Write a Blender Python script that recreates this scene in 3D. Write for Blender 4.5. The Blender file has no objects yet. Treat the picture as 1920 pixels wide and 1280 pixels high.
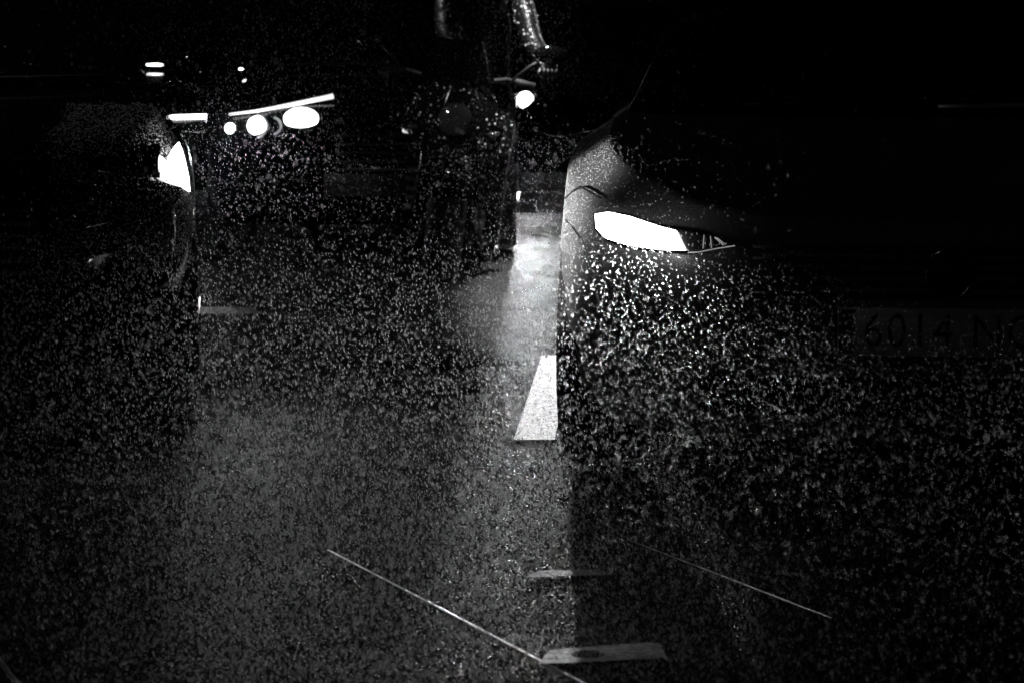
import bpy, math, random
import numpy as np
from mathutils import Vector, Matrix

R = math.radians
random.seed(7)
rng = np.random.default_rng(11)
scene = bpy.context.scene
col = scene.collection

# ------------------------------------------------------------------ camera
CAM_H, PITCH, F = 1.17, R(7.0), 85.0 / 36.0 * 1920
cd = bpy.data.cameras.new("camera")
cd.lens, cd.sensor_width = 85.0, 36.0
cd.clip_end = 400
cd.dof.use_dof = True
cd.dof.focus_distance = 6.6
cd.dof.aperture_fstop = 6.0
cd.dof.aperture_blades = 8
cam = bpy.data.objects.new("camera", cd)
cam.location = (0, 0, CAM_H)
cam.rotation_euler = (math.pi / 2 - PITCH, 0, 0)
col.objects.link(cam)
scene.camera = cam

# ------------------------------------------------------------------ world (night)
w = bpy.data.worlds.new("World")
scene.world = w
w.use_nodes = True
bg = w.node_tree.nodes["Background"]
bg.inputs[0].default_value = (1, 1, 1, 1)
bg.inputs[1].default_value = 0.00025
scene.view_settings.view_transform = 'Standard'
scene.view_settings.look = 'None'
scene.view_settings.exposure = 0
scene.view_settings.gamma = 1
scene.cycles.max_bounces = 5
scene.cycles.use_denoising = True
scene.cycles.sample_clamp_indirect = 3


# ------------------------------------------------------------------ helpers
def ray(px, py):
    u, v = (px - 960) / F, (640 - py) / F
    return Vector((u, math.cos(PITCH) + v * math.sin(PITCH), -math.sin(PITCH) + v * math.cos(PITCH)))


def ground(px, py, z=0.0):
    d = ray(px, py)
    t = (z - CAM_H) / d.z
    return Vector((d.x * t, d.y * t, z))


def at(px, py, Y):
    d = ray(px, py)
    t = Y / d.y
    return Vector((d.x * t, Y, CAM_H + d.z * t))


MATS = {}


def mat(name, base=0.02, rough=0.3, metal=0.0, coat=0.0, bump=0.0, bscale=200.0, emit=0.0, vary=0.0,
        vscale=5.0, spec=0.5, coat_rough=0.05):
    if name in MATS:
        return MATS[name]
    m = bpy.data.materials.new(name)
    m.use_nodes = True
    nt = m.node_tree
    b = nt.nodes["Principled BSDF"]
    b.inputs['Base Color'].default_value = (base, base, base, 1)
    b.inputs['Roughness'].default_value = rough
    b.inputs['Metallic'].default_value = metal
    b.inputs['Coat Weight'].default_value = coat
    b.inputs['Coat Roughness'].default_value = coat_rough
    b.inputs['Specular IOR Level'].default_value = spec
    tc = nt.nodes.new('ShaderNodeTexCoord')
    if vary > 0:
        n = nt.nodes.new('ShaderNodeTexNoise')
        n.inputs['Scale'].default_value = vscale
        n.inputs['Detail'].default_value = 6
        nt.links.new(tc.outputs['Object'], n.inputs['Vector'])
        r = nt.nodes.new('ShaderNodeMapRange')
        r.inputs['From Min'].default_value = 0.3
        r.inputs['From Max'].default_value = 0.7
        r.inputs['To Min'].default_value = base * (1 - vary)
        r.inputs['To Max'].default_value = base * (1 + vary)
        nt.links.new(n.outputs['Fac'], r.inputs['Value'])
        nt.links.new(r.outputs['Result'], b.inputs['Base Color'])
    if bump > 0:
        n = nt.nodes.new('ShaderNodeTexNoise')
        n.inputs['Scale'].default_value = bscale
        n.inputs['Detail'].default_value = 3
        nt.links.new(tc.outputs['Object'], n.inputs['Vector'])
        bp = nt.nodes.new('ShaderNodeBump')
        bp.inputs['Strength'].default_value = bump
        bp.inputs['Distance'].default_value = 0.01
        nt.links.new(n.outputs['Fac'], bp.inputs['Height'])
        nt.links.new(bp.outputs['Normal'], b.inputs['Normal'])
        if coat:
            nt.links.new(bp.outputs['Normal'], b.inputs['Coat Normal'])
    if emit > 0:
        b.inputs['Emission Color'].default_value = (1, 1, 1, 1)
        b.inputs['Emission Strength'].default_value = emit
    MATS[name] = m
    return m


def mesh_obj(name, verts, faces, m=None, parent=None, smooth=True):
    me = bpy.data.meshes.new(name)
    me.from_pydata([tuple(v) for v in verts], [], faces)
    me.update()
    if smooth:
        me.polygons.foreach_set('use_smooth', [True] * len(me.polygons))
    if m:
        me.materials.append(m)
    o = bpy.data.objects.new(name, me)
    if parent:
        o.parent = parent
    col.objects.link(o)
    return o


def thing(name, label, cat, loc=(0, 0, 0), rotz=0.0, group=None, rot=None):
    o = bpy.data.objects.new(name, None)
    o.empty_display_size = 0.1
    col.objects.link(o)
    o.location = loc
    o.rotation_euler = rot if rot else (0, 0, rotz)
    o['label'] = label
    o['category'] = cat
    if group:
        o['group'] = group
    return o


def tag(o, label, cat, group=None, kind=None):
    if label:
        o['label'] = label
    if cat:
        o['category'] = cat
    if group:
        o['group'] = group
    if kind:
        o['kind'] = kind
    return o


class MB:
    """collects simple shapes into one mesh"""

    def __init__(self):
        self.v, self.f = [], []

    def add(self, vs, fs):
        n = len(self.v)
        self.v += [Vector(v) for v in vs]
        self.f += [tuple(i + n for i in f) for f in fs]
        return self

    def box(self, c, s, rotz=0.0, rotx=0.0, taper=1.0):
        hx, hy, hz = s[0] / 2, s[1] / 2, s[2] / 2
        b = min(hx, hy, hz) * 0.25
        M = Matrix.Rotation(rotz, 3, 'Z') @ Matrix.Rotation(rotx, 3, 'X')
        vs = []
        rings = [(-hz, -b), (-hz + b, 0), (hz - b, 0), (hz, -b)]
        for z, ins in rings:
            k = taper if z > 0 else 1.0
            X, Y = (hx + ins) * k, (hy + ins) * k
            for x, y in ((-X + b, -Y), (X - b, -Y), (X, -Y + b), (X, Y - b), (X - b, Y), (-X + b, Y), (-X, Y - b), (-X, -Y + b)):
                vs.append(M @ Vector((x, y, z)) + Vector(c))
        fs = [tuple(range(7, -1, -1)), tuple(range(24, 32))]
        for r in range(3):
            for i in range(8):
                j = (i + 1) % 8
                fs.append((r * 8 + i, r * 8 + j, (r + 1) * 8 + j, (r + 1) * 8 + i))
        return self.add(vs, fs)

    def tube(self, pts, r, n=10):
        pts = [Vector(p) for p in pts]
        rs = r if isinstance(r, (list, tuple)) else [r] * len(pts)
        vs, fs = [], []
        for i, p in enumerate(pts):
            a, b = pts[max(i - 1, 0)], pts[min(i + 1, len(pts) - 1)]
            d = (b - a).normalized()
            s = d.cross(Vector((0, 0, 1)) if abs(d.z) < .9 else Vector((1, 0, 0))).normalized()
            t = d.cross(s)
            for k in range(n):
                an = 2 * math.pi * k / n
                vs.append(p + (s * math.cos(an) + t * math.sin(an)) * rs[i])
        for i in range(len(pts) - 1):
            for k in range(n):
                j = (k + 1) % n
                fs.append((i * n + k, i * n + j, (i + 1) * n + j, (i + 1) * n + k))
        fs.append(tuple(range(n - 1, -1, -1)))
        fs.append(tuple((len(pts) - 1) * n + k for k in range(n)))
        return self.add(vs, fs)

    def lathe(self, prof, axis='X', c=(0, 0, 0), n=32, rot=None):
        """prof: (along, radius)"""
        vs, fs = [], []
        for a, r in prof:
            for k in range(n):
                an = 2 * math.pi * k / n
                p = (a, r * math.cos(an), r * math.sin(an))
                if axis == 'Y':
                    p = (r * math.cos(an), a, r * math.sin(an))
                if axis == 'Z':
                    p = (r * math.cos(an), r * math.sin(an), a)
                p = Vector(p)
                if rot:
                    p = rot @ p
                vs.append(p + Vector(c))
        for i in range(len(prof) - 1):
            for k in range(n):
                j = (k + 1) % n
                fs.append((i * n + k, i * n + j, (i + 1) * n + j, (i + 1) * n + k))
        fs.append(tuple(range(n - 1, -1, -1)))
        fs.append(tuple((len(prof) - 1) * n + k for k in range(n)))
        return self.add(vs, fs)

    def ball(self, c, r, n=12):
        rx, ry, rz = r if isinstance(r, (tuple, list)) else (r, r, r)
        vs, fs = [], []
        for i in range(1, n):
            th = math.pi * i / n
            for k in range(2 * n):
                an = math.pi * k / n
                vs.append((c[0] + rx * math.sin(th) * math.cos(an), c[1] + ry * math.sin(th) * math.sin(an), c[2] + rz * math.cos(th)))
        top, bot = len(vs), len(vs) + 1
        vs += [(c[0], c[1], c[2] + rz), (c[0], c[1], c[2] - rz)]
        m = 2 * n
        for i in range(n - 2):
            for k in range(m):
                j = (k + 1) % m
                fs.append((i * m + k, (i + 1) * m + k, (i + 1) * m + j, i * m + j))
        for k in range(m):
            j = (k + 1) % m
            fs.append((top, k, j))
            fs.append((bot, (n - 2) * m + j, (n - 2) * m + k))
        return self.add(vs, fs)

    def sheet(self, fn, nu, nv):
        vs, fs = [], []
        for i in range(nu + 1):
            for j in range(nv + 1):
                vs.append(fn(i / nu, j / nv))
        for i in range(nu):
            for j in range(nv):
                a = i * (nv + 1) + j
                fs.append((a, a + 1, a + nv + 2, a + nv + 1))
        return self.add(vs, fs)

    def build(self, name, m, parent=None, smooth=True):
        return mesh_obj(name, self.v, self.f, m, parent, smooth)


def spot(name, loc, target, power, size, blend=0.6, radius=0.03, sx=1.0, sy=1.0, parent=None):
    ld = bpy.data.lights.new(name, 'SPOT')
    ld.energy = power
    ld.spot_size = R(size)
    ld.spot_blend = blend
    ld.shadow_soft_size = radius
    o = bpy.data.objects.new(name, ld)
    loc, target = Vector(loc), Vector(target)
    o.location = loc
    o.rotation_euler = (target - loc).to_track_quat('-Z', 'Y').to_euler()
    o.scale = (sx, sy, 1)
    col.objects.link(o)
    return o


# octahedral / icosahedral drops as one mesh, built with numpy
PHI = (1 + 5 ** .5) / 2
ICO = np.array([(-1, PHI, 0), (1, PHI, 0), (-1, -PHI, 0), (1, -PHI, 0), (0, -1, PHI), (0, 1, PHI), (0, -1, -PHI),
                (0, 1, -PHI), (PHI, 0, -1), (PHI, 0, 1), (-PHI, 0, -1), (-PHI, 0, 1)]) / math.sqrt(1 + PHI * PHI)
ICOF = np.array([(0, 11, 5), (0, 5, 1), (0, 1, 7), (0, 7, 10), (0, 10, 11), (1, 5, 9), (5, 11, 4), (11, 10, 2), (10, 7, 6),
                 (7, 1, 8), (3, 9, 4), (3, 4, 2), (3, 2, 6), (3, 6, 8), (3, 8, 9), (4, 9, 5), (2, 4, 11), (6, 2, 10),
                 (8, 6, 7), (9, 8, 1)])
OCT = np.array([(1, 0, 0), (-1, 0, 0), (0, 1, 0), (0, -1, 0), (0, 0, 1), (0, 0, -1)], float)
OCTF = np.array([(0, 2, 4), (2, 1, 4), (1, 3, 4), (3, 0, 4), (2, 0, 5), (1, 2, 5), (3, 1, 5), (0, 3, 5)])


def drops_mesh(name, P, rad, half, m, parent=None, tilt=None, base=OCT, faces=OCTF, normals=None, flat=0.5):
    n = len(P)
    V = np.repeat(base[None], n, 0).copy()
    if normals is None:
        V[:, :, 0] *= rad[:, None]
        V[:, :, 1] *= rad[:, None]
        V[:, :, 2] *= half[:, None]
        if tilt is not None:
            V[:, :, 0] += V[:, :, 2] * tilt[:, None]
    else:
        nd = (V * normals[:, None, :]).sum(-1)
        V = V - normals[:, None, :] * nd[:, :, None] * (1 - flat)
        V *= rad[:, None, None]
    V += P[:, None, :]
    Fc = (faces[None] + (np.arange(n) * len(base))[:, None, None]).reshape(-1, 3)
    me = bpy.data.meshes.new(name)
    V = V.reshape(-1, 3)
    me.vertices.add(len(V))
    me.vertices.foreach_set('co', V.astype(np.float32).ravel())
    me.loops.add(Fc.size)
    me.loops.foreach_set('vertex_index', Fc.astype(np.int32).ravel())
    me.polygons.add(len(Fc))
    me.polygons.foreach_set('loop_start', np.arange(0, Fc.size, 3, dtype=np.int32))
    me.polygons.foreach_set('use_smooth', np.ones(len(Fc), bool))
    me.update(calc_edges=True)
    me.materials.append(m)
    o = bpy.data.objects.new(name, me)
    if parent:
        o.parent = parent
    col.objects.link(o)
    return o


def scatter_on(obj, n, rmin, rmax, m, parent, keep=None, name='raindrops'):
    """beads of water lying on the faces of an object; keep(p, normal) filters"""
    me = obj.data
    me.calc_loop_triangles()
    T = me.loop_triangles
    co = np.empty(len(me.vertices) * 3, np.float32)
    me.vertices.foreach_get('co', co)
    co = co.reshape(-1, 3)
    ti = np.empty(len(T) * 3, np.int32)
    T.foreach_get('vertices', ti)
    ti = ti.reshape(-1, 3)
    a, b, c = co[ti[:, 0]], co[ti[:, 1]], co[ti[:, 2]]
    nr = np.cross(b - a, c - a)
    ar = np.linalg.norm(nr, axis=1) + 1e-12
    nr = nr / ar[:, None]
    cen = (a + b + c) / 3
    if keep is not None:
        ar = ar * keep(cen, nr)
    idx = rng.choice(len(ar), n, p=ar / ar.sum())
    u, v = rng.random(n), rng.random(n)
    fl = u + v > 1
    u[fl], v[fl] = 1 - u[fl], 1 - v[fl]
    P = a[idx] + (b[idx] - a[idx]) * u[:, None] + (c[idx] - a[idx]) * v[:, None]
    rad = rmin + (rmax - rmin) * rng.random(n) ** 2.5
    o = drops_mesh(name, P, rad, rad, m, parent, base=ICO, faces=ICOF, normals=nr[idx], flat=0.55)
    o['kind'] = 'stuff'
    return o


# ------------------------------------------------------------------ materials
M_paint = mat('black_wet_paint', 0.003, 0.1, coat=1.0, bump=0.02, bscale=60, coat_rough=0.03, spec=.1)
M_paint_w = mat('wet_charcoal_paint', 0.12, 0.4, metal=1, coat=0.5, bump=0.25, bscale=300, coat_rough=0.1)
M_silver = mat('wet_dark_grey_paint', 0.10, 0.4, metal=0, coat=0.3, bump=0.25, bscale=260, coat_rough=0.25)
M_trim = mat('black_plastic_trim', 0.01, 0.5)
M_glass = mat('dark_window_glass', 0.003, 0.05, coat=0.5)
M_rubber = mat('black_tyre_rubber', 0.008, 0.75, bump=0.1, bscale=80)
M_alloy = mat('grey_alloy', 0.12, 0.35, metal=1.0)
M_chrome = mat('chrome', 0.5, 0.12, metal=1.0)
M_plate = mat('white_plate', 0.8, 0.5, bump=0.05, bscale=300)
M_ink = mat('black_plate_ink', 0.01, 0.6)
M_blue = mat('dark_plate_band', 0.06, 0.6)
M_lens = mat('dark_lamp_lens', 0.02, 0.08, coat=1.0)
M_glow = mat('headlight_and_glare_glow', 0.8, 0.3, emit=7)
M_glow2 = mat('light_bar_and_glint_glow', 0.8, 0.3, emit=6)
M_strip = mat('thin_lamp_strip_glow', 0.8, 0.3, emit=1.3)
M_dimglow = mat('dim_lamp_glow', 0.5, 0.3, emit=0.25)
M_leather = mat('wet_black_rainwear', 0.003, 0.5, spec=.1, coat=0.2, bump=1.0, bscale=22, coat_rough=0.15)
M_boot = mat('wet_black_boot_leather', 0.006, 0.4, coat=0.3, bump=0.2, bscale=40)
M_skin = mat('skin', 0.25, 0.5)


def water_mat():
    m = bpy.data.materials.new('bead_water')
    m.use_nodes = True
    nt = m.node_tree
    b = nt.nodes["Principled BSDF"]
    b.inputs['Base Color'].default_value = (.6, .6, .6, 1)
    b.inputs['Roughness'].default_value = 0.07
    b.inputs['Specular IOR Level'].default_value = 1.0
    return m


M_bead = water_mat()


def rain_mat():
    m = bpy.data.materials.new('rain_water')
    m.use_nodes = True
    nt = m.node_tree
    out = nt.nodes['Material Output']
    nt.nodes.remove(nt.nodes['Principled BSDF'])
    t = nt.nodes.new('ShaderNodeBsdfRefraction')
    t.inputs['Color'].default_value = (1, 1, 1, 1)
    t.inputs['Roughness'].default_value = RAIN_ROUGH
    t.inputs['IOR'].default_value = 1.12
    tr = nt.nodes.new('ShaderNodeBsdfTransparent')
    df = nt.nodes.new('ShaderNodeBsdfDiffuse')
    df.inputs['Color'].default_value = (.8, .8, .8, 1)
    m1 = nt.nodes.new('ShaderNodeMixShader')
    m1.inputs[0].default_value = 0.12
    nt.links.new(t.outputs[0], m1.inputs[1])
    nt.links.new(df.outputs[0], m1.inputs[2])
    mx = nt.nodes.new('ShaderNodeMixShader')
    mx.inputs[0].default_value = 0.55
    nt.links.new(tr.outputs[0], mx.inputs[1])
    nt.links.new(m1.outputs[0], mx.inputs[2])
    nt.links.new(mx.outputs[0], out.inputs['Surface'])
    return m


RAIN_ROUGH = .62
M_rain = rain_mat()


def asphalt():
    m = bpy.data.materials.new('wet_asphalt')
    m.use_nodes = True
    nt = m.node_tree
    L = nt.links.new
    b = nt.nodes["Principled BSDF"]
    tc = nt.nodes.new('ShaderNodeTexCoord')
    n1 = nt.nodes.new('ShaderNodeTexNoise')
    n1.inputs['Scale'].default_value = 90
    n1.inputs['Detail'].default_value = 5
    n1.inputs['Roughness'].default_value = 0.7
    n2 = nt.nodes.new('ShaderNodeTexNoise')
    n2.inputs['Scale'].default_value = 2.2
    n2.inputs['Detail'].default_value = 4
    v = nt.nodes.new('ShaderNodeTexVoronoi')
    v.inputs['Scale'].default_value = 130
    for n in (n1, n2, v):
        L(tc.outputs['Object'], n.inputs['Vector'])
    mr = nt.nodes.new('ShaderNodeMapRange')
    mr.inputs['From Min'].default_value = .35
    mr.inputs['From Max'].default_value = .65
    mr.inputs['To Min'].default_value = .002
    mr.inputs['To Max'].default_value = .04
    L(n1.outputs['Fac'], mr.inputs['Value'])
    rr = nt.nodes.new('ShaderNodeMapRange')
    rr.inputs['From Min'].default_value = .35
    rr.inputs['From Max'].default_value = .65
    rr.inputs['To Min'].default_value = .25
    rr.inputs['To Max'].default_value = .38
    L(n2.outputs['Fac'], rr.inputs['Value'])
    ad = nt.nodes.new('ShaderNodeMath')
    ad.operation = 'ADD'
    L(n1.outputs['Fac'], ad.inputs[0])
    L(v.outputs['Distance'], ad.inputs[1])
    bp = nt.nodes.new('ShaderNodeBump')
    bp.inputs['Strength'].default_value = .55
    bp.inputs['Distance'].default_value = 0.008
    L(ad.outputs[0], bp.inputs['Height'])
    nt.nodes.remove(b)
    df = nt.nodes.new('ShaderNodeBsdfDiffuse')
    gl = nt.nodes.new('ShaderNodeBsdfGlossy')
    gl.distribution = 'GGX'
    L(mr.outputs['Result'], df.inputs['Color'])
    L(rr.outputs['Result'], gl.inputs['Roughness'])
    mx = nt.nodes.new('ShaderNodeMixShader')
    mg = nt.nodes.new('ShaderNodeMapRange')
    mg.inputs['From Min'].default_value = .58
    mg.inputs['From Max'].default_value = .66
    mg.inputs['To Min'].default_value = .0
    mg.inputs['To Max'].default_value = ROADGLOSS
    n3 = nt.nodes.new('ShaderNodeTexNoise')
    n3.inputs['Scale'].default_value = 170
    n3.inputs['Detail'].default_value = 2
    L(tc.outputs['Object'], n3.inputs['Vector'])
    L(n3.outputs['Fac'], mg.inputs['Value'])
    L(mg.outputs['Result'], mx.inputs[0])
    L(df.outputs[0], mx.inputs[1])
    L(gl.outputs[0], mx.inputs[2])
    for q in (df, gl):
        L(bp.outputs['Normal'], q.inputs['Normal'])
    L(mx.outputs[0], nt.nodes['Material Output'].inputs['Surface'])
    return m


ROADGLOSS = .5


M_road = asphalt()
M_mark = mat('worn_white_road_paint', 0.30, 0.45, bump=0.8, bscale=140, vary=.85, vscale=70)
M_steel = mat('wet_steel_strip', 0.8, 0.3, metal=1, bump=.15, bscale=90)
M_iron = mat('cast_iron', 0.006, 0.6, metal=0, bump=.4, bscale=90)

# ------------------------------------------------------------------ ground
g = MB()
g.add([(-150, -30, 0), (150, -30, 0), (150, 250, 0), (-150, 250, 0)], [(0, 1, 2, 3)])
road = g.build('road', M_road, smooth=False)
tag(road, 'dark wet asphalt road in the rain', None, kind='structure')


def mark(name, pts, label):
    vs = [Vector((p.x, p.y, 0.004)) for p in pts]
    o = mesh_obj(name, vs, [tuple(range(len(vs)))], M_mark, smooth=False)
    tag(o, label, None, kind='structure')
    return o


mark('road_marking', [ground(963, 826), ground(1040, 826), ground(1072, 668), ground(1016, 668)],
     'worn white lane dash beside the black car')
mark('road_marking', [ground(300, 590), ground(494, 590), ground(470, 578), ground(300, 577)],
     'short white marking half hidden behind the left car')
M_white = M_mark
M_mark = mat('faded_road_paint', 0.022, 0.5, bump=0.5, bscale=140, vary=.6, vscale=40)
mark('road_marking', [ground(985, 1085), ground(1150, 1080), ground(1120, 1069), ground(1010, 1072)],
     'thin faint white bar crossing the wet road')

M_mark = M_white
# band with the valve cover (a ring cut in the band)
vc = ground(1102, 1229)
ax = (ground(1133, 1228) - ground(1071, 1230)).length / 2
gp = [ground(1008, 1248), ground(1250, 1236), ground(1238, 1205), ground(1030, 1221)]


def band():
    n = 48
    vs, fs = [], []
    for k in range(n):
        a = 2 * math.pi * k / n
        d = Vector((math.cos(a), math.sin(a), 0))
        vs.append(vc + d * ax)
        best = None
        for i in range(4):
            p, q = gp[i], gp[(i + 1) % 4]
            e = q - p
            den = d.x * e.y - d.y * e.x
            if abs(den) < 1e-9:
                continue
            t = ((p.x - vc.x) * e.y - (p.y - vc.y) * e.x) / den
            s = ((p.x - vc.x) * d.y - (p.y - vc.y) * d.x) / den
            if t > 0 and -1e-6 <= s <= 1 + 1e-6 and (best is None or t < best):
                best = t
        vs.append(vc + d * best)
    # drop to z and build the ring
    vs = [(v.x, v.y, .004) for v in vs]
    for k in range(n):
        j = (k + 1) % n
        fs.append((2 * k, 2 * k + 1, 2 * j + 1, 2 * j))
    o = mesh_obj('road_marking', vs, fs, M_mark, smooth=False)
    tag(o, 'pale painted band around the small round valve cover', None, kind='structure')


band()
cv = thing('valve_cover', 'small round dark iron valve cover set in the pale band', 'cover', vc)
MB().lathe([(0.001, ax * .97), (.004, ax * .95), (.005, ax * .8), (.003, ax * .78), (.003, .002)], 'Z', n=40).build('rim', M_iron, cv)
q = MB()
for i in range(-2, 3):
    q.box((i * ax * .27, 0, .005), (ax * .1, ax * (1.3 - abs(i) * .2), .004))
q.build('rib', M_iron, cv)


def strip(p, q, wd=.008, label=''):
    wd *= .9
    d = (q - p)
    L = d.length
    q_ = MB().sheet(lambda u, v: Vector((L * u, wd * (v - .5), .0004 + .0009 * (1 - (2 * v - 1) ** 2))), 40, 6)
    n0 = len(q_.v)
    q_.add([(0, -wd / 2, .0004), (L, -wd / 2, .0004), (L, wd / 2, .0004), (0, wd / 2, .0004)], [(0, 3, 2, 1)])
    o = q_.build('metal_strip', M_steel, smooth=False)
    o.location = p
    o.rotation_euler = (0, 0, math.atan2(d.y, d.x))
    tag(o, label, 'metal strip', 'thin metal joint strips set in the road')


strip(ground(615, 1030), ground(1110, 1288), .008, 'long thin glinting steel joint strip crossing the foreground diagonally')
strip(ground(1180, 1012), ground(1560, 1158), .007, 'thin glinting steel joint strip on the road under the black car front')
strip(ground(-25, 1205), ground(45, 1300), .012, 'faint steel joint strip at the bottom left corner')


# ------------------------------------------------------------------ cars
class Car:
    def __init__(s, name, label, loc, yaw, hw=.9, L=4.4, nose_h=.72, cowl=1.0, paint=None, wheels=True, nf=4.2,
                 shoulder=.12, lift=0.0, rakef=.16, roof=1.45, band=0, mz=.06):
        s.mz = mz
        s.band = band
        s.root = thing(name, label, 'car', loc, yaw)
        s.loc, s.yaw, s.hw, s.L, s.nose_h, s.cowl, s.nf = Vector(loc), yaw, hw, L, nose_h, cowl, nf
        s.shoulder, s.rakef, s.roof_h = shoulder, rakef, roof
        s.M = Matrix.Translation(s.loc) @ Matrix.Rotation(yaw, 4, 'Z')
        s.Mi = s.M.inverted()
        s.paint = paint or M_paint
        s.body()
        s.cabin()
        if wheels:
            for y in (.86, L - .95):
                for sd in (-1, 1):
                    s.wheel(sd, y)
        s.mirror(-1)
        s.mirror(1)

    def zc(s, y):
        """centre line height of bonnet / belt / boot"""
        pts = [(-.3, s.nose_h), (0.0, s.nose_h), (.25, s.nose_h + .10), (.7, s.nose_h + .17), (1.25, s.cowl), (3.4, s.cowl + .05),
               (s.L - .2, s.cowl + .03), (s.L + .3, s.cowl - .05)]
        return float(np.interp(y, [p[0] for p in pts], [p[1] for p in pts]))

    def setback(s, z):
        return s.rakef * max(0, (z - .52) / .4) ** 1.6 + .10 * max(0, (.42 - z) / .25) ** 1.5

    def width(s, z):
        zz = [.18, .3, .5, .65, .8, 1.0]
        ww = [.90, .965, 1.0, 1.0, .992, .97]
        return s.hw * float(np.interp(z, zz, ww))

    def front(s, x, z):
        hw = s.width(z)
        k = min(.9999, abs(x) / hw)
        hl = s.L / 2
        # the nose is a superellipse, its corner length stretched
        return s.setback(z) + 1.0 - 1.0 * (1 - k ** s.nf) ** (1 / s.nf * 1.6)

    def outline(s, z, t):
        """t in 0..1 round the car; returns x, y on the plan outline at height z"""
        hw = s.width(z)
        hl = s.L / 2
        a = 2 * math.pi * t
        c, q = math.cos(a), math.sin(a)
        x = hw * math.copysign(abs(c) ** .35, c)
        if q < 0:
            y = s.front(x, z)
        else:
            k = min(.9999, abs(x) / hw)
            y = s.L - (0.8 - 0.8 * (1 - k ** 4) ** .4)
        return x, y

    def body(s):
        # arc parameter table so vertices spread evenly
        def ring(z):
            pts = []
            hw = s.width(z)
            m = 26
            xs = [hw * math.sin(math.pi / 2 * (i / m)) ** .8 if i else 0 for i in range(m + 1)]
            fr = [(x, s.front(x, z)) for x in xs]
            rr = [(x, s.L - (.8 - .8 * (1 - min(.9999, x / hw) ** 4) ** .4)) for x in xs]
            y0, y1 = fr[-1][1], rr[-1][1]
            k = 44
            side = [(hw, y0 + (y1 - y0) * i / k) for i in range(1, k)]
            right = fr + side + rr[::-1]
            left = [(-x, y) for x, y in right[::-1]][1:-1]
            return right + left

        rows = []
        zs = [.2, .24, .3, .38, .46, .54, .62, .68]
        n = None

        def arch(x, y, z):
            if abs(x) > s.hw * .55:
                for wy in (.86, s.L - .95):
                    d = abs(y - wy)
                    if d < .37:
                        z = max(z, math.sqrt(.37 ** 2 - d * d) + .30)
            return z

        for z in zs:
            rg = ring(z)
            rows.append([(x, y, arch(x, y, min(z, s.zc(y) - s.shoulder - .02))) for x, y in rg])
        base = ring(.70)
        # upper side up to the shoulder line
        for f in (.5, .8, 1.0):
            row = []
            for x, y in base:
                zt = s.zc(y) - s.shoulder
                z = .68 + (zt - .68) * f if zt > .70 else zt - .01 + .01 * f
                kx = s.width(max(z, .5)) / s.width(.70)
                row.append((x * kx, y + max(0, s.setback(z) - s.setback(.7)) * (1 if y < 1 else 0), arch(x, y, z)))
            rows.append(row)
        last = rows[-1]
        # shoulder and crown, collapsing onto the centre line
        for f in (.985, .965, .94, .92, .90, .88, .87, .85, .78, .68, .55, .4, .22, .0):
            row = []
            for (x, y, z) in last:
                e = (1 - f)
                yy = y
                if y < .9:
                    yy = y + (.9 - y) * min(1, e * .10) + 0.02 * min(1, e * 6)
                zt = s.zc(yy)
                zz = zt - s.shoulder * (max(0, min(1, (f - s.band) / (1 - s.band))) if s.band else f ** 7)
                row.append((x * f, yy, max(zz, z)))
            rows.append(row)
        n = len(rows[0])
        vs = [v for r in rows for v in r]
        fs = []
        for i in range(len(rows) - 1):
            for k in range(n):
                j = (k + 1) % n
                fs.append((i * n + k, i * n + j, (i + 1) * n + j, (i + 1) * n + k))
        o = mesh_obj('body', vs, fs, s.paint, s.root)
        s.body_obj = o
        # floor
        MB().box((0, s.L / 2, .24), (s.hw * 1.2, s.L * .86, .06)).build('underbody', M_trim, s.root)

    def cab_ring(s, f):
        z0, z1 = s.cowl - .02, s.roof_h
        ease = f ** .9
        z = z0 + (z1 - z0) * f
        hw = s.hw * (.87 - .20 * ease)
        yf = 1.2 + 0.95 * ease
        yr = s.L - .35 - .55 * ease
        return z, hw, yf, yr

    def cab_pt(s, x, f, off=0.0):
        """front glass surface at lateral x"""
        z, hw, yf, yr = s.cab_ring(f)
        k = min(.9999, abs(x) / hw)
        return Vector((x, yf + .35 - .35 * (1 - k ** 3.5) ** .5 - off, z + off * .5))

    def cabin(s):
        rows = []
        for f in (0, .15, .3, .45, .6, .75, .88, .96):
            z, hw, yf, yr = s.cab_ring(f)
            m = 16
            xs = [hw * math.sin(math.pi / 2 * i / m) for i in range(m + 1)]
            fr = [(x, yf + .35 - .35 * (1 - min(.9999, x / hw) ** 3.5) ** .5) for x in xs]
            side = [(hw, fr[-1][1] + (yr - .3 - fr[-1][1]) * i / 12) for i in range(1, 12)]
            rr = [(x, yr - .3 + .3 * (1 - min(.9999, x / hw) ** 3.5) ** .5) for x in xs]
            right = fr + side + rr[::-1]
            rows.append([(x, y, z) for x, y in right] + [(-x, y, z) for x, y in right[::-1]][1:-1])
        last = rows[-1]
        cy = sum(p[1] for p in last) / len(last)
        for f in (.96, .88, .7, .4, .05):
            rows.append([(x * f, cy + (y - cy) * f, s.roof_h - .018 + .03 * (1 - f)) for x, y, z in last])
        n = len(last)
        fs = []
        for i in range(len(rows) - 1):
            for k in range(n):
                j = (k + 1) % n
                fs.append((i * n + k, i * n + j, (i + 1) * n + j, (i + 1) * n + k))
        mesh_obj('roof', [v for r in rows for v in r], fs, M_paint, s.root)

        def ws(u, v):
            f = .06 + .82 * v
            hw = s.cab_ring(f)[1] * .86
            return s.cab_pt((u * 2 - 1) * hw, f, .008)

        MB().sheet(ws, 24, 10).build('windscreen', M_glass, s.root)
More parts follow.
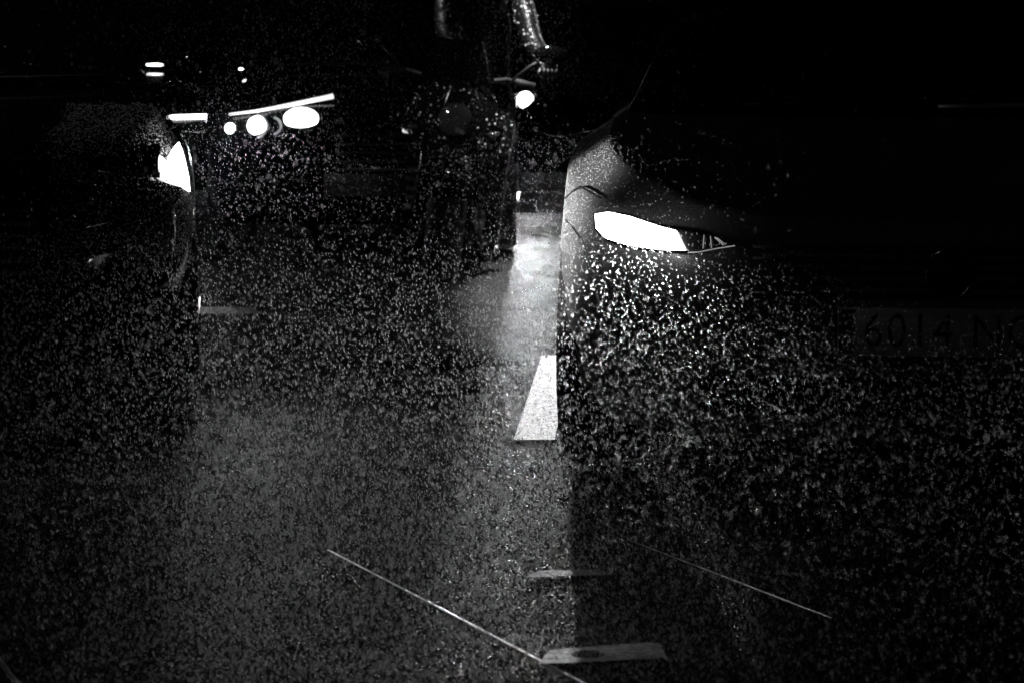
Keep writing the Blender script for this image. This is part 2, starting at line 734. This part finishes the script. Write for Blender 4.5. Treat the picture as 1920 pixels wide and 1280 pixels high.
        for sd in (-1, 1):
            def sw(u, v):
                f = .12 + .72 * v
                z, hw, yf, yr = s.cab_ring(f)
                return Vector((sd * (hw + .006), yf + .5 + (yr - yf - .9) * u, z))

            MB().sheet(sw, 8, 5).build('side_window', M_glass, s.root)
        # wipers
        for x0 in (-.45, .1):
            p = [s.cab_pt(x0 + .55 * i / 6, .07 + .02 * i / 6, .03) for i in range(7)]
            MB().tube(p, .008, 6).build('wiper', M_trim, s.root)

    def wheel(s, sd, y):
        x = sd * (s.hw - .12)
        t = MB().lathe([(-.10, .2), (-.11, .30), (-.08, .325), (0, .33), (.08, .325), (.11, .30), (.10, .2)], 'X', (x, y, .33), 40).build('wheel', M_rubber, s.root)
        q = MB()
        for k in range(5):
            a = 2 * math.pi * k / 5
            q.tube([(x + sd * .10, y, .33), (x + sd * .09, y + .19 * math.cos(a), .33 + .19 * math.sin(a))], [.03, .02], 6)
        q.lathe([(-.02, .205), (0, .21), (.02, .205)], 'X', (x + sd * .08, y, .33), 32)
        q.build('rim', M_alloy, t)

    def mirror(s, sd):
        x, y, z = sd * (s.hw + .02), 1.62, s.cowl + s.mz
        m = MB().ball((x + sd * .05, y, z), (.105, .055, .065), 10)
        m.tube([(sd * (s.hw - .12), y + .04, s.cowl - .03), (x, y, z - .03)], .02, 8)
        o = m.build('wing_mirror', M_paint, s.root)
        MB().ball((x + sd * .05, y + .045, z), (.09, .02, .052), 8).build('mirror_glass', M_glass, o)

    def hit(s, px, py, off=.006):
        """point on the nose surface behind a pixel, in local coordinates"""
        o = s.Mi @ Vector((0, 0, CAM_H))
        d = s.Mi.to_3x3() @ ray(px, py)
        t = (s.loc.y - .6)
        for i in range(4000):
            p = o + d * t
            if abs(p.x) < s.hw * 1.3 and p.y > s.front(p.x, p.z) - off:
                return p
            t += .001 if p.y > -.3 else .02
        return p

    def patch(s, top, bot, name, m, parent=None, off=.008, nu=24, nv=6, bulge=0.0, thick=.02):
        """surface between an upper and a lower polyline of pixels, laid on the nose"""
        tx = [p[0] for p in top]
        ty = [p[1] for p in top]
        bx = [p[0] for p in bot]
        by = [p[1] for p in bot]
        q = MB()
        grid = []
        for i in range(nu + 1):
            u = i / nu
            X0 = tx[0] + (tx[-1] - tx[0]) * u
            X1 = bx[0] + (bx[-1] - bx[0]) * u
            y0 = float(np.interp(X0, tx, ty))
            y1 = float(np.interp(X1, bx, by))
            for j in range(nv + 1):
                v = j / nv
                p = s.hit(X0 + (X1 - X0) * v, y0 + (y1 - y0) * v, off)
                b = bulge * math.sin(math.pi * v) * math.sin(math.pi * min(1, max(0, u))) ** .5
                p = p - Vector((0, b, 0))
                grid.append(p)
        back = [p + Vector((0, thick, 0)) for p in grid]
        n = len(grid)
        fs = []
        W = nv + 1
        for i in range(nu):
            for j in range(nv):
                a = i * W + j
                fs.append((a, a + 1, a + W + 1, a + W))
                fs.append((n + a, n + a + W, n + a + W + 1, n + a + 1))
        border = [i * W for i in range(nu + 1)] + [nu * W + j for j in range(1, W)] + [i * W + nv for i in range(nu - 1, -1, -1)] + [j for j in range(nv - 1, 0, -1)]
        for k in range(len(border)):
            a, b = border[k], border[(k + 1) % len(border)]
            fs.append((a, b, n + b, n + a))
        q.add(grid + back, fs)
        return q.build(name, m, parent or s.root)

    def line(s, pix, name, m, r=.003, parent=None, off=.012):
        pts = [s.hit(x, y, off) for x, y in pix]
        return MB().tube(pts, r, 6).build(name, m, parent or s.root)

    def world(s, p):
        return s.M @ Vector(p)


def grille_rows(c, x0, x1, z0, z1, n, name='grille', m=None):
    q = MB()
    for i in range(n):
        z = z0 + (z1 - z0) * i / (n - 1)
        pts = [(x0 + (x1 - x0) * k / 10, c.front(x0 + (x1 - x0) * k / 10, z) - .006, z) for k in range(11)]
        q.tube(pts, .007, 6)
    return q.build(name, m or M_trim, c.root)


# ---- the big black car at the right
RC = Car('black_car', 'black wet car front close at the right with plate and long blown-out headlight', (1.0, 5.78, 0),
         R(-6), hw=.955, L=4.5, nose_h=.73, cowl=.96, roof=1.46, paint=M_silver, shoulder=.075, band=.88, mz=-.01)
hl = RC.patch([(1112, 400), (1140, 396), (1180, 404), (1240, 424), (1300, 433), (1350, 449), (1378, 457)],
              [(1114, 430), (1132, 450), (1180, 464), (1240, 472), (1290, 474), (1340, 467), (1378, 461)],
              'headlight', M_lens, off=.006, nu=30)
RC.patch([(1115, 402), (1140, 398), (1180, 406), (1240, 426), (1268, 433)],
         [(1117, 428), (1134, 447), (1180, 461), (1240, 469), (1286, 470)], 'lit_lamp', M_glow, hl, off=.016, nu=24, bulge=.004)
for (a, b) in (((1320, 441), (1318, 466)), ((1332, 443), (1334, 466)), ((1340, 445), (1356, 460)), ((1344, 446), (1360, 459))):
    RC.line([a, ((a[0] + b[0]) / 2, (a[1] + b[1]) / 2), b], 'lamp_trim', M_dimglow, .0012, hl, .014)
RC.line([(1290, 474), (1310, 473), (1340, 467), (1378, 461)], 'lamp_trim', M_dimglow, .0015, hl, .014)
# the other headlight, mirrored (outside the frame)
me = hl.data.copy()
for v in me.vertices:
    v.co.x = -v.co.x
o2 = bpy.data.objects.new('headlight', me)
o2.parent = RC.root
col.objects.link(o2)
RC.line([(1060, 372), (1075, 358), (1088, 350), (1102, 358), (1126, 372)], 'shut_line', M_trim, .003)
RC.line([(1061, 413), (1075, 428), (1088, 447), (1095, 470), (1105, 505)], 'trim_strip', M_chrome, .0022)
RC.line([(1068, 618), (1078, 640), (1090, 668)], 'trim_strip', M_chrome, .004)
# plate
pz = .485
PX = .05
pl = MB().box((PX, RC.front(0, pz) - .02, pz), (.53, .012, .115)).build('number_plate', M_plate, RC.root)
MB().box((PX - .243, RC.front(0, pz) - .0275, pz), (.04, .004, .105)).build('country_band', M_blue, pl)


def text(s, size, loc, m, parent, name='lettering', rot=(math.pi / 2, 0, 0)):
    cu = bpy.data.curves.new(name, 'FONT')
    cu.body = s
    cu.size = size
    cu.extrude = .001
    cu.align_y = 'CENTER'
    cu.space_character = 1.12
    t = bpy.data.objects.new(name, cu)
    col.objects.link(t)
    me = bpy.data.meshes.new_from_object(t.evaluated_get(bpy.context.evaluated_depsgraph_get()))
    bpy.data.objects.remove(t)
    o = bpy.data.objects.new(name, me)
    me.materials.clear()
    me.materials.append(m)
    o.parent = parent
    o.location = loc
    o.rotation_euler = rot
    col.objects.link(o)
    return o


tx = text('6014 NC', .115, (PX - .205, RC.front(0, pz) - .0285, pz), M_ink, pl)
tx.scale = (.86, 1, 1)
# grille, emblem, intake
grille_rows(RC, -.42, .42, .57, .68, 5)
q = MB()
ez = .625
ey = RC.front(0, ez) - .025
rr = .058
q.tube([(PX + rr * math.cos(2 * math.pi * k / 32), ey, ez + rr * math.sin(2 * math.pi * k / 32)) for k in range(33)], .0045, 8)
q.build('emblem_ring', M_chrome, RC.root)
MB().lathe([(0, .05), (.008, .05)], 'Y', (PX, ey, ez), 32).build('emblem_disc', M_trim, RC.root)
q = MB().sheet(lambda u, v: Vector(((u * 2 - 1) * .55, RC.front((u * 2 - 1) * .55, .27 + .1 * v) - .004, .27 + .1 * v)), 16, 4)
q.build('lower_intake', M_trim, RC.root)

# the fender and its shut lines: a grey wet skin on the near front corner
wd = RC


# ---- car at the left
LC = Car('dark_car', 'dark unlit wet car at the left edge with a glare on its front corner', (-1.80, 7.05, 0), R(10),
         hw=.91, L=4.3, nose_h=.78, cowl=1.02, shoulder=.19, band=.86, paint=M_paint, roof=1.5)
hl2 = LC.patch([(170, 298), (225, 288), (300, 268)], [(170, 322), (225, 330), (300, 334)], 'headlight', M_lens, off=.006, nu=16)
grille_rows(LC, -.4, .4, .5, .68, 6)
MB().box((0, LC.front(0, .45) - .02, .42), (.53, .012, .115)).build('number_plate', mat('dark_plate', .01, .5), LC.root)

LC.patch([(314, 298), (324, 280), (336, 266), (345, 290), (354, 330)], [(314, 312), (324, 328), (336, 342), (345, 352), (357, 360)], 'corner_glare', M_glow, off=.014, nu=16)  # glowing patch added for the glare on the wet corner
# ---- car B: three projector lamps
BC = Car('black_car', 'black car behind with three round lit lamps under a thin bright strip', (-.845, 13.0, 0), 0.0,
         hw=.88, L=4.4, nose_h=.80, cowl=1.02, roof=1.5, nf=6)
hb = BC.patch([(414, 228), (470, 218), (560, 205), (612, 204)], [(414, 254), (470, 256), (560, 252), (612, 222)],
              'headlight', M_lens, off=.004)


def lamp_disc(c, px, py, r, name, m, parent, off=.03, ex=1.0):
    p = c.hit(px, py, 0)
    q = MB().lathe([(0, r * .2), (.002, r * .7), (.01, r), (.05, r * 1.02)], 'Y', (0, 0, 0), 24)
    q.v = [Vector((v.x * ex, v.y - off, v.z)) + p for v in q.v]
    return q.build(name, m, parent)


lamp_disc(BC, 432, 241, .027, 'projector_lamp', M_glow, hb)
lamp_disc(BC, 482, 236, .05, 'projector_lamp', M_glow, hb)
lamp_disc(BC, 565, 223, .058, 'projector_lamp', M_glow, hb, ex=1.6)
q = MB()
for (x, y, r) in ((512, 236, .045), (480, 236, .062)):
    p = BC.hit(x, y, 0)
    q.tube([(p.x + r * math.cos(a), p.y - .035, p.z + r * math.sin(a)) for a in [R(-80 + 16 * k) for k in range(11)]], .005, 6)
q.build('lamp_ring', M_dimglow, hb)
p0 = [BC.hit(x, y, .02) for x, y in ((430, 215), (480, 209), (530, 200), (580, 190), (625, 181))]
MB().tube(p0, [.005, .007, .009, .011, .013], 8).build('light_strip', M_strip, BC.root)
# right-hand lamp (mostly behind the motorcycle)
for xx, rr_ in ((.28, .055), (.48, .045)):
    z = .79
    q = MB().lathe([(0, rr_ * .2), (.002, rr_ * .7), (.01, rr_), (.05, rr_)], 'Y', (xx, BC.front(xx, z) - .02, z), 24)
    q.build('headlight', M_lens, BC.root)
grille_rows(BC, -.1, .4, .5, .68, 5)
MB().box((.1, BC.front(0, .42) - .02, .42), (.53, .012, .115)).build('number_plate', mat('dark_plate', .01, .5), BC.root)

# ---- car C: light bar
CC = Car('dark_car', 'dark car far back at the left with one glowing horizontal light bar', (-2.75, 16.0, 0), 0.0,
         hw=.9, L=4.4, nose_h=.80, cowl=1.02, roof=1.5, nf=6)
MB().tube([CC.hit(318 + 83 * i / 6, 220.5 - 2 * i / 6, .03) for i in range(7)], [.010] + [.0145] * 5 + [.010], 10).build('light_bar', M_glow2, CC.root)
MB().tube([CC.hit(340 + 60 * i / 6, 248, .01) for i in range(7)], .003, 6).build('bumper_trim', M_chrome, CC.root)

MB().ball(tuple(CC.Mi @ at(290, 122, 16.9)), (.060, .02, .008), 8).build('bonnet_glint', M_glow2, CC.root)  # glowing lens shape added in place of a bonnet reflection
MB().ball(tuple(BC.Mi @ at(452, 130, 14.3)), (.014, .01, .006), 8).build('bonnet_glint', M_glow2, BC.root)  # smaller added glow, also standing for a reflection on the bonnet
# ---- car D: distant headlight behind the rider
DC = Car('dark_car', 'dark car farthest back with one square white headlight beside the rider', (.78, 18.3, 0), 0.0,
         hw=.92, L=4.4, nose_h=.82, cowl=1.04, roof=1.5, nf=6)
hd = DC.patch([(968, 172), (1000, 173), (1046, 177)], [(968, 204), (1000, 202), (1046, 182)], 'headlight', M_lens, off=.004, nu=12)
lamp_disc(DC, 985, 188, .062, 'lit_lamp', M_glow, hd, off=.03)
DC.patch([(1002, 173), (1046, 177)], [(1002, 181), (1046, 182)], 'turn_signal', M_lens, hd, off=.02, nu=6, nv=2)

# ------------------------------------------------------------------ motorcycle
MC = ground(822, 528)
MX, MY = MC.x, MC.y + .12
moto = thing('motorcycle', 'dark wet motorcycle with lamp off and two round-backed mirrors under the rider', 'motorcycle', (MX, MY, 0), rot=(0, R(6), R(3)))


def moto_wheel(y, r, w):
    t = MB().lathe([(-w * .35, r - .09), (-w * .5, r - .05), (-w * .32, r - .012), (0, r), (w * .32, r - .012), (w * .5, r - .05), (w * .35, r - .09)], 'X', (0, y, r), 40)
    t = t.build('wheel', M_rubber, moto)
    q = MB()
    q.lathe([(-.03, r - .1), (-.035, r - .09), (.035, r - .09), (.03, r - .1)], 'X', (0, y, r), 32)
    for k in range(6):
        a = math.pi * k / 3
        q.tube([(0, y, r), (0, y + (r - .1) * math.cos(a), r + (r - .1) * math.sin(a))], .015, 6)
    q.build('rim', M_alloy, t)


moto_wheel(0, .31, .18)
moto_wheel(1.42, .31, .19)


def fend(u, v):
    a = R(20 + 150 * u)
    x = (v * 2 - 1) * .10
    r = .345 - .03 * (abs(v * 2 - 1)) ** 2.5
    return Vector((x, -r * math.cos(a), .31 + r * math.sin(a)))


MB().sheet(fend, 20, 8).build('front_mudguard', M_paint, moto)
for sd in (-1, 1):
    MB().tube([(sd * .125, 0, .31), (sd * .125, .08, .55), (sd * .12, .24, .95)], [.032, .03, .024], 12).build('fork', M_paint, moto)


# front fairing
def fair(u, v):
    a = (u * 2 - 1)
    z = .58 + .42 * v
    hw = .13 + .13 * math.sin(math.pi * min(1, v * .9 + .1)) ** .8
    x = a * hw
    y = -.05 + .18 * v + .28 * abs(a) ** 2.2
    return Vector((x, y, z))


MB().sheet(fair, 24, 16).build('fairing', M_paint, moto)
MB().lathe([(0, .03), (.004, .07), (.02, .085), (.06, .088)], 'Y', (0, -.045, .80), 28).build('headlight', M_lens, moto)


def scr(u, v):
    a = u * 2 - 1
    z = 1.0 + .20 * v
    return Vector((a * (.19 - .06 * v), .13 + .12 * v + .16 * abs(a) ** 2, z))


MB().sheet(scr, 14, 8).build('windshield', mat('clear_dark_screen', .001, .02, spec=.02), moto)
MB().tube([(-.40, .42, 1.0), (-.25, .36, 1.02), (-.1, .26, .99), (.1, .26, .99), (.25, .36, 1.02), (.40, .42, 1.0)], .013, 10).build('handlebar', M_trim, moto)
for sd in (-1, 1):
    m_ = MB().tube([(sd * .28, .34, 1.02), (sd * .36, .30, 1.10), (sd * .43, .30, 1.15)], .007, 8).build('mirror', M_trim, moto)
    MB().ball((sd * .46, .30, 1.17), (.085, .03, .05), 10).build('mirror_shell', M_paint, m_)
    MB().ball((sd * .20, .1, .74), (.028, .03, .018), 8).build('turn_signal', M_lens, moto)
    MB().tube([(sd * .40, .42, 1.0), (sd * .30, .38, 1.015)], .019, 10).build('grip', M_rubber, moto)
MB().ball((0, .62, .86), (.17, .30, .16), 14).build('fuel_tank', M_paint, moto)
MB().box((0, 1.12, .78), (.30, .72, .10), taper=.85).build('seat', M_boot, moto)
q = MB().box((0, .62, .42), (.34, .42, .30), taper=.8)
for i in range(5):
    q.box((0, .60, .30 + i * .05), (.40, .30, .012))
q.build('engine', M_iron, moto)
MB().tube([(.15, .5, .3), (.2, .8, .22), (.22, 1.2, .3), (.23, 1.6, .42)], [.025, .03, .045, .055], 12).build('exhaust', M_alloy, moto)
MB().tube([(0, .3, .9), (0, .7, .62), (0, 1.42, .31)], .035, 8).build('frame', M_trim, moto)

# ------------------------------------------------------------------ rider
rid = thing('person', 'motorcycle rider in wet black rainwear with one boot on the road', 'person', (MX, MY, 0), rot=(0, 0, 0))


def skin_mesh(name, joints, bones, m, parent, sub=2):
    """joints: list of (x, y, z, r); bones: index pairs; grown with a skin modifier and frozen to a mesh"""
    me = bpy.data.meshes.new(name)
    me.from_pydata([j[:3] for j in joints], bones, [])
    o = bpy.data.objects.new(name, me)
    col.objects.link(o)
    md = o.modifiers.new('skin', 'SKIN')
    md.use_smooth_shade = True
    for i, v in enumerate(me.skin_vertices[0].data):
        r = joints[i][3]
        v.radius = r if isinstance(r, tuple) else (r, r)
        v.use_root = (i == 0)
    s_ = o.modifiers.new('sub', 'SUBSURF')
    s_.levels = s_.render_levels = sub
    dg = bpy.context.evaluated_depsgraph_get()
    nm = bpy.data.meshes.new_from_object(o.evaluated_get(dg))
    bpy.data.objects.remove(o)
    nm.name = name
    nm.materials.clear()
    nm.materials.append(m)
    nm.polygons.foreach_set('use_smooth', [True] * len(nm.polygons))
    ob = bpy.data.objects.new(name, nm)
    ob.parent = parent
    col.objects.link(ob)
    return ob


lx = .20  # sideways shift of the seat by the lean
fo = ground(917, 486) - Vector((MX, MY, 0))   # planted boot
J = [(lx, 1.05, .86, .15),            # 0 pelvis
     (lx, 1.0, 1.05, .155),           # 1 waist
     (lx + .01, .90, 1.28, .175),     # 2 chest
     (lx + .01, .84, 1.44, .12),      # 3 upper chest
     (lx + .01, .80, 1.54, .06),      # 4 neck
     (lx - .19, .84, 1.43, .075),     # 5 R shoulder (image left)
     (lx - .17, .60, 1.19, .060),     # 6 elbow
     (lx - .06, .44, 1.06, .042),    # 7 wrist
     (lx + .21, .84, 1.42, .075),     # 8 L shoulder
     (lx + .27, .62, 1.18, .060),     # 9
     (lx + .36, .44, 1.05, .042),     # 10
     (lx - .11, .98, .84, .10),       # 11 R hip
     (lx - .24, .62, .80, .078),      # 12 R knee
     (lx - .24, .78, .36, .055),      # 13 R ankle
     (lx + .11, .98, .82, .10),       # 14 L hip
     (fo.x + .03, .86, .54, .082),    # 15 L knee
     (fo.x, fo.y + .06, .12, .058),   # 16 L ankle
     ]
B = [(0, 1), (1, 2), (2, 3), (3, 4), (3, 5), (5, 6), (6, 7), (3, 8), (8, 9), (9, 10), (0, 11), (11, 12), (12, 13), (0, 14), (14, 15), (15, 16)]
body = skin_mesh('body', J, B, M_leather, rid)
# boots
for (ax_, ay, az) in ((lx - .24, .76, .33), (fo.x, fo.y + .05, .10)):
    base = az - .10
    skin_mesh('boot', [(ax_, ay + .02, az + .16, .066), (ax_, ay + .02, az + .02, .062), (ax_, ay - .05, base + .055, (.056, .05)),
                       (ax_, ay - .17, base + .045, (.052, .042)), (ax_, ay + .07, base + .05, (.045, .045))],
              [(0, 1), (1, 2), (2, 3), (1, 4)], M_boot, rid)
# gloves: a palm and five fingers closed over the grip
for sd, wx in ((-1, lx - .06), (1, lx + .36)):
    jt = [(wx, .44, 1.06, .036), (wx, .39, 1.065, (.04, .028)), (wx, .35, 1.055, (.042, .024))]
    bn = [(0, 1), (1, 2)]
    for k in range(4):
        x = wx + (k - 1.5) * .021
        n = len(jt)
        ln = (.9, 1.0, .95, .75)[k]
        jt += [(x, .335, 1.05, .0105), (x, .32 - .012 * ln, 1.03, .010), (x, .33, 1.03 - .032 * ln, .009), (x, .352, 1.03 - .04 * ln, .008)]
        bn += [(2, n), (n, n + 1), (n + 1, n + 2), (n + 2, n + 3)]
    n = len(jt)
    jt += [(wx - sd * .045, .39, 1.045, .012), (wx - sd * .06, .365, 1.02, .011), (wx - sd * .045, .35, 1.005, .009)]
    bn += [(1, n), (n, n + 1), (n + 1, n + 2)]
    skin_mesh('glove', jt, bn, M_boot, rid, 1)
# helmet (above the frame)
h = MB().ball((lx + .01, .76, 1.70), (.125, .15, .145), 16).build('helmet', M_paint, rid)
MB().sheet(lambda u, v: Vector((lx + .01 + .122 * math.sin(R(-75 + 150 * u)), .76 - .156 * math.cos(R(-75 + 150 * u)), 1.66 + .10 * v)), 16, 5).build('visor', M_glass, h)

# ------------------------------------------------------------------ beads of water
up = lambda c, n: (n[:, 2] > -.1).astype(float)


def keepR(c, n):
    # near front corner of the right car, then thinly over the bonnet
    a = ((c[:, 0] < -.62) & (c[:, 1] < 1.9) & (c[:, 2] > .45)).astype(float)
    b = ((c[:, 1] < 1.3) & (n[:, 2] > .2) & (c[:, 2] > .6)).astype(float)
    return a * 1.0 + b * .03 + ((c[:, 0] < -.78) & (c[:, 1] < 2.2) & (c[:, 2] > .6)) * 3 + 1e-9


scatter_on(RC.body_obj, 16000, .0008, .0028, M_bead, RC.root, keepR)
scatter_on(LC.body_obj, 9000, .0007, .0034, M_bead, LC.root, lambda c, n: ((c[:, 0] > .45) & (c[:, 1] < .9) & (c[:, 2] > .5)).astype(float) + 1e-9)
scatter_on(body, 1100, .002, .009, M_bead, rid, up)
for c_ in list(moto.children):
    if c_.name.split('.')[0] in ('fairing', 'front_mudguard', 'fuel_tank'):
        scatter_on(c_, 150, .002, .007, M_bead, moto)
scatter_on(h, 40, .002, .005, M_bead, rid, up)

for c_ in list(LC.root.children):
    if c_.name.startswith('windscreen'):
        scatter_on(c_, 60, .002, .006, M_bead, LC.root)
for c_ in list(RC.root.children):
    if c_.name.startswith('windscreen'):
        scatter_on(c_, 60, .001, .003, M_bead, RC.root)
# ------------------------------------------------------------------ rain
def rain():
    out = []
    def fill(n, y0, y1, z0, z1, dens=1.0):
        Y = (y0 ** 2 + (y1 ** 2 - y0 ** 2) * rng.random(n)) ** .5
        X = (rng.random(n) * 2 - 1) * (Y * .23 + .35)
        Z = z0 + (z1 - z0) * rng.random(n)
        return np.stack([X, Y, Z], 1)
    out.append(fill(85000, 3.0, 13.0, .02, 1.7))
    a = fill(90000, 2.9, 5.9, .0, .7)
    a[:, 2] = .02 + .72 * rng.random(len(a)) ** 1.3
    out.append(a)
    P = np.concatenate(out)
    # none inside the cars or the rider
    ok = np.ones(len(P), bool)
    for c in (RC, LC, BC):
        Mi = np.array(c.Mi)
        q = P @ Mi[:3, :3].T + Mi[:3, 3]
        ok &= ~((abs(q[:, 0]) < c.hw) & (q[:, 1] > .05) & (q[:, 2] < 1.0))
    P = P[ok]
    n = len(P)
    rad = .0007 + .0008 * rng.random(n) ** 1.5
    rad *= np.where((P[:, 1] < 5.6) & (P[:, 2] < .74), .82, .70)
    half = rad * (2.2 + 1.8 * rng.random(n))
    o = drops_mesh('rain', P, rad, half, M_rain, tilt=-.10 + .05 * rng.standard_normal(n))
    tag(o, 'falling raindrops lit by the headlights', None, kind='stuff')


rain()

# ------------------------------------------------------------------ beams of the lit lamps, plus added lights
def head(c, lx_, z, power, size=60, aim=-.16, ahead=1.0, sx=1.8, off=.06, side=0.0):
    y = c.front(lx_, z) - off
    p = c.world((lx_, y, z))
    t = c.world((lx_ + side, y - 3.0, z + aim * 3))
    return spot('headlight_beam', p, t, power, size, .6, .04, sx=sx, sy=1.0)


head(RC, -.72, .70, 60, 22, -.17, sx=4.5, off=.10)
head(RC, .72, .70, 60, 22, -.17, sx=4.5, off=.10)
for lx_ in (-.40, -.70):
    head(BC, lx_, .80, 48, 9, -.085, sx=5.0, off=.08)
head(DC, -.64, .75, 620, 11, -.115, sx=5.0, off=.08)
head(DC, .64, .75, 500, 11, -.08, sx=5.0, off=.08)
head(CC, .62, .70, 15, 14, -.10, sx=4.0, off=.08, side=.5)


# point light added for the glowing glare patch on the left car's corner
pc = LC.world(LC.hit(338, 300, .0)) + Vector((.01, -.07, 0))
ld = bpy.data.lights.new('corner_glare_light', 'POINT')
ld.energy = .12
ld.shadow_soft_size = .03
o = bpy.data.objects.new('corner_glare_light', ld)
o.location = pc
col.objects.link(o)
# lower part of the far car's beam, on the road right before it
head(DC, -.64, .75, 150, 24, -.30, sx=2.5, off=.08)


def spill(p, power):
    ld = bpy.data.lights.new('headlight_spill', 'POINT')
    ld.energy = power
    ld.shadow_soft_size = .02
    o = bpy.data.objects.new('headlight_spill', ld)
    o.location = p
    col.objects.link(o)


for px, py in ((1135, 425), (1190, 440), (1250, 452)):
    spill(RC.world(RC.hit(px, py, .05)), .10)


def street_lamp(x, y, hgt, power, label, arm=1.2):
    t = thing('street_lamp', label, 'street lamp', (x, y, 0), group='street lamps over the road')
    MB().tube([(0, 0, 0), (0, 0, .8), (0, 0, hgt - .4)], [.09, .07, .045], 12).build('pole', M_iron, t)
    MB().tube([(0, 0, hgt - .4), (arm * .3, 0, hgt - .05), (arm, 0, hgt)], [.045, .035, .03], 8).build('arm', M_iron, t)
    MB().box((arm + .2, 0, hgt), (.6, .24, .12)).build('lamp_head', M_trim, t)
    MB().box((arm + .2, 0, hgt - .065), (.4, .16, .02)).build('lamp_glass', M_glow2, t)
    ld = bpy.data.lights.new('street_lamp_light', 'SPOT')
    ld.energy = power
    ld.spot_size = R(150)
    ld.spot_blend = .5
    ld.shadow_soft_size = .12
    o = bpy.data.objects.new('street_lamp_light', ld)
    o.location = (x + arm + .2, y, hgt - .12)
    col.objects.link(o)


street_lamp(-5.2, 9.5, 6.0, 12, 'street lamp pole left of the dark car', 1.0)
street_lamp(8.2, 24, 6.5, 60, 'street lamp standing farthest back beyond the cars', -1.4)


def beam(loc, target, power, size):
    spot('added_beam', loc, target, power, size, .9, .08)


# spots added to brighten the grey car's corner, road, rider, left bonnet and plate
beam((-4.5, 5.2, .55), (.14, 6.45, .70), 3600, 6.8)
spot('added_beam', (.05, 11.4, 7), (.05, 11.4001, 0), 8500, 44, .9, .06, sx=.13).rotation_euler = (0, 0, 0)
beam((-3.0, 3.2, 5.0), (.12, 4.66, 0), 260, 3.0)
beam((-4.0, 4.6, 5.0), (-.25, 12.2, .90), 1300, 6)
beam((6.6, 24.0, 6.3), (-.02, 12.6, 1.25), 700, 7)
beam((-4.0, 15.0, 5.8), (-.02, 12.6, 1.25), 700, 9)
beam((-4.0, 11.0, 5.8), (-1.75, 8.3, 1.05), 220, 20)
beam((-3.0, -4.0, 5.5), (1.1, 5.8, .5), 9, 10)
